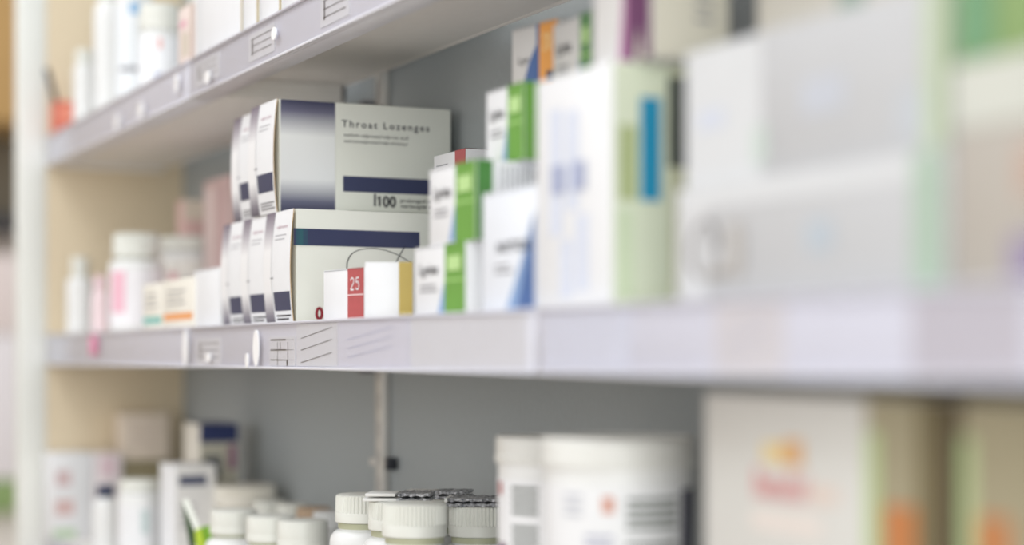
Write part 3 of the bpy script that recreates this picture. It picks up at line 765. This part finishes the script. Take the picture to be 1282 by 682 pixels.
# red orange open box with a pen
y0 = .447; root = empty('open_box', W(2.20, .466, ZT + GAP))
b = MB()
for lo, hi in (((-.016, -.019, 0), (.016, .019, .002)), ((.0145, -.019, 0), (.016, .019, .040)), ((-.016, -.019, 0), (-.0145, .019, .040)), ((-.016, -.019, 0), (.016, -.0175, .040)), ((-.016, .0175, 0), (.016, .019, .040))):
    b.box(lo, hi, mat((222, 118, 96), .5, .2, scale=90), .0003)
fn = lambda a, bb: (.0163, -.019 + a * .038, bb * .04)
b.patch(fn, .72, .96, .3, .9, mat((206, 70, 92), .5)); b.patch(fn, .8, 1, .05, .35, mat((84, 100, 160), .5)); b.patch(fn, .1, .5, .45, .8, mat((236, 150, 126), .5))
b.build('box_wall', root); tag(root, 'small red-orange open box at the far left end of the top shelf', 'box')
b = MB(); b.lathe([(.0006, 0), (.003, .008), (.0034, .012), (.0034, .075), (.0026, .078)], mat((74, 64, 62), .5), 16)
o = b.build('pen'); o.location = W(2.192, .4575, ZT + .004); o.rotation_euler = (math.radians(14), math.radians(-4), 0)
tag(o, 'dark pen leaning out of the red-orange open box', 'pen')

# ---------------------------------------------------------------- the place beyond the end panel
FD = 3.6
ft, fy = spot(10, FD)
sheet('wall_far', (-4.6, -1.6, 0), (-4.5, 1.2, 2.7), mat((206, 190, 160), .6, .04), 'structure')
root = empty('far_cupboard', (-ft - .1, fy - .05, 0))
zz = lambda v: EYE + (HZ - v) * FD / F_PX
def part(lo, hi, m, name, bev=.003):
    b = MB(); b.box(lo, hi, m, bev); return b.build(name, root)
xw = .16
part((-.2, -xw, zz(152)), (.1, xw, zz(-60)), mat((196, 160, 104), .5, .08, scale=14), 'upper_door')
part((-.2, -xw, zz(282)), (-.17, xw, zz(152) - .001), mat((120, 112, 96), .6), 'niche_back')
part((-.17, -xw, zz(282)), (.1, xw, zz(268)), mat((62, 64, 70), .5), 'niche_shelf')
part((-.2, -xw, 0), (.1, xw, zz(640)), mat((230, 226, 222), .5), 'base_cabinet')
part((-.2, -xw, zz(640) + .001), (-.17, xw, zz(282) - .001), mat((224, 214, 206), .5), 'back_board')
tag(root, 'wooden cupboard with a dark niche, out of focus beyond the end panel', 'cupboard')
for (v0, v1, m, dx, lb) in ((640, 600, mat((140, 168, 110), .5), .07, 'green carton at the foot of the far cupboard niche'),):
    c = Carton(.2, .24, zz(v1) - zz(v0), m); o = c.place('green_carton', ft + .16, fy - .17, zz(v0) - EYE + .002, lb)
h = zz(300) - zz(600) - .02
c = Carton(.2, .24, h * .62, mat((236, 234, 240), .5)); c.place('far_white_carton', ft + .16, fy - .17, zz(600) - EYE + .004, 'blurred white carton beyond the end panel, above the green carton')
c = Carton(.2, .24, h * .34, mat((232, 222, 222), .5)); c.place('far_white_carton', ft + .16, fy - .17, zz(600) + h * .62 - EYE + .006, 'blurred pinkish white carton under the dark niche beyond the end panel')

# ---------------------------------------------------------------- light
w = bpy.data.worlds.new('room_light'); bpy.context.scene.world = w; w.use_nodes = True
bg = w.node_tree.nodes['Background']; bg.inputs[0].default_value = (1.0, .94, .88, 1); bg.inputs[1].default_value = 0.67
def lamp(loc, tgt, sx, sy, e, col, name):
    l = bpy.data.lights.new(name, 'AREA'); l.shape = 'RECTANGLE'; l.size = sx; l.size_y = sy; l.energy = e; l.color = col
    o = bpy.data.objects.new(name, l); C.objects.link(o); o.location = loc
    o.rotation_euler = (Vector(tgt) - Vector(loc)).to_track_quat('-Z', 'Y').to_euler()
    return o
lamp((-1.7, -.30, EYE + 1.35), (-1.6, .35, EYE), 2.4, .55, 15.5, (.90, .95, 1.0), 'ceiling_lamp')
lamp((.1, -.75, EYE + 1.25), (-.9, .5, EYE), 1.2, .5, 2, (.96, .98, 1.0), 'ceiling_lamp')

lamp((-1.3, -1.9, EYE + .35), (-1.3, .5, EYE - .1), 2.6, 1.2, 8, (.93, .96, 1.0), 'fill_lamp')  # added frontal fill to brighten the lower bay and back panel, no real window
lamp((1.25, -.55, EYE + .25), (-1.4, .5, EYE), 1.5, 1.5, 27, (.95, 1.0, .99), 'fill_lamp')  # added fill from behind the camera, lifts the carton sides facing it

# ---------------------------------------------------------------- camera
cam = bpy.data.cameras.new('camera'); co = bpy.data.objects.new('camera', cam); C.objects.link(co)
co.location = (0, 0, EYE); co.rotation_euler = (math.pi / 2, 0, math.pi / 2 - ALPHA)
cam.sensor_width = 36; cam.sensor_fit = 'HORIZONTAL'; cam.lens = 36 * F_PX / 1282
cam.shift_y = (HZ - 341) / 1282
cam.clip_start = .02; cam.clip_end = 50
cam.dof.use_dof = True; cam.dof.focus_distance = 1.365; cam.dof.aperture_fstop = 2.05; cam.dof.aperture_blades = 0
sc = bpy.context.scene; sc.camera = co
sc.view_settings.view_transform = 'Standard'; sc.view_settings.look = 'None'; sc.view_settings.gamma = 1
sc.view_settings.use_curve_mapping = False; sc.view_settings.exposure = 0.12
sc.cycles.max_bounces = 8; sc.cycles.diffuse_bounces = 5; sc.cycles.transparent_max_bounces = 12
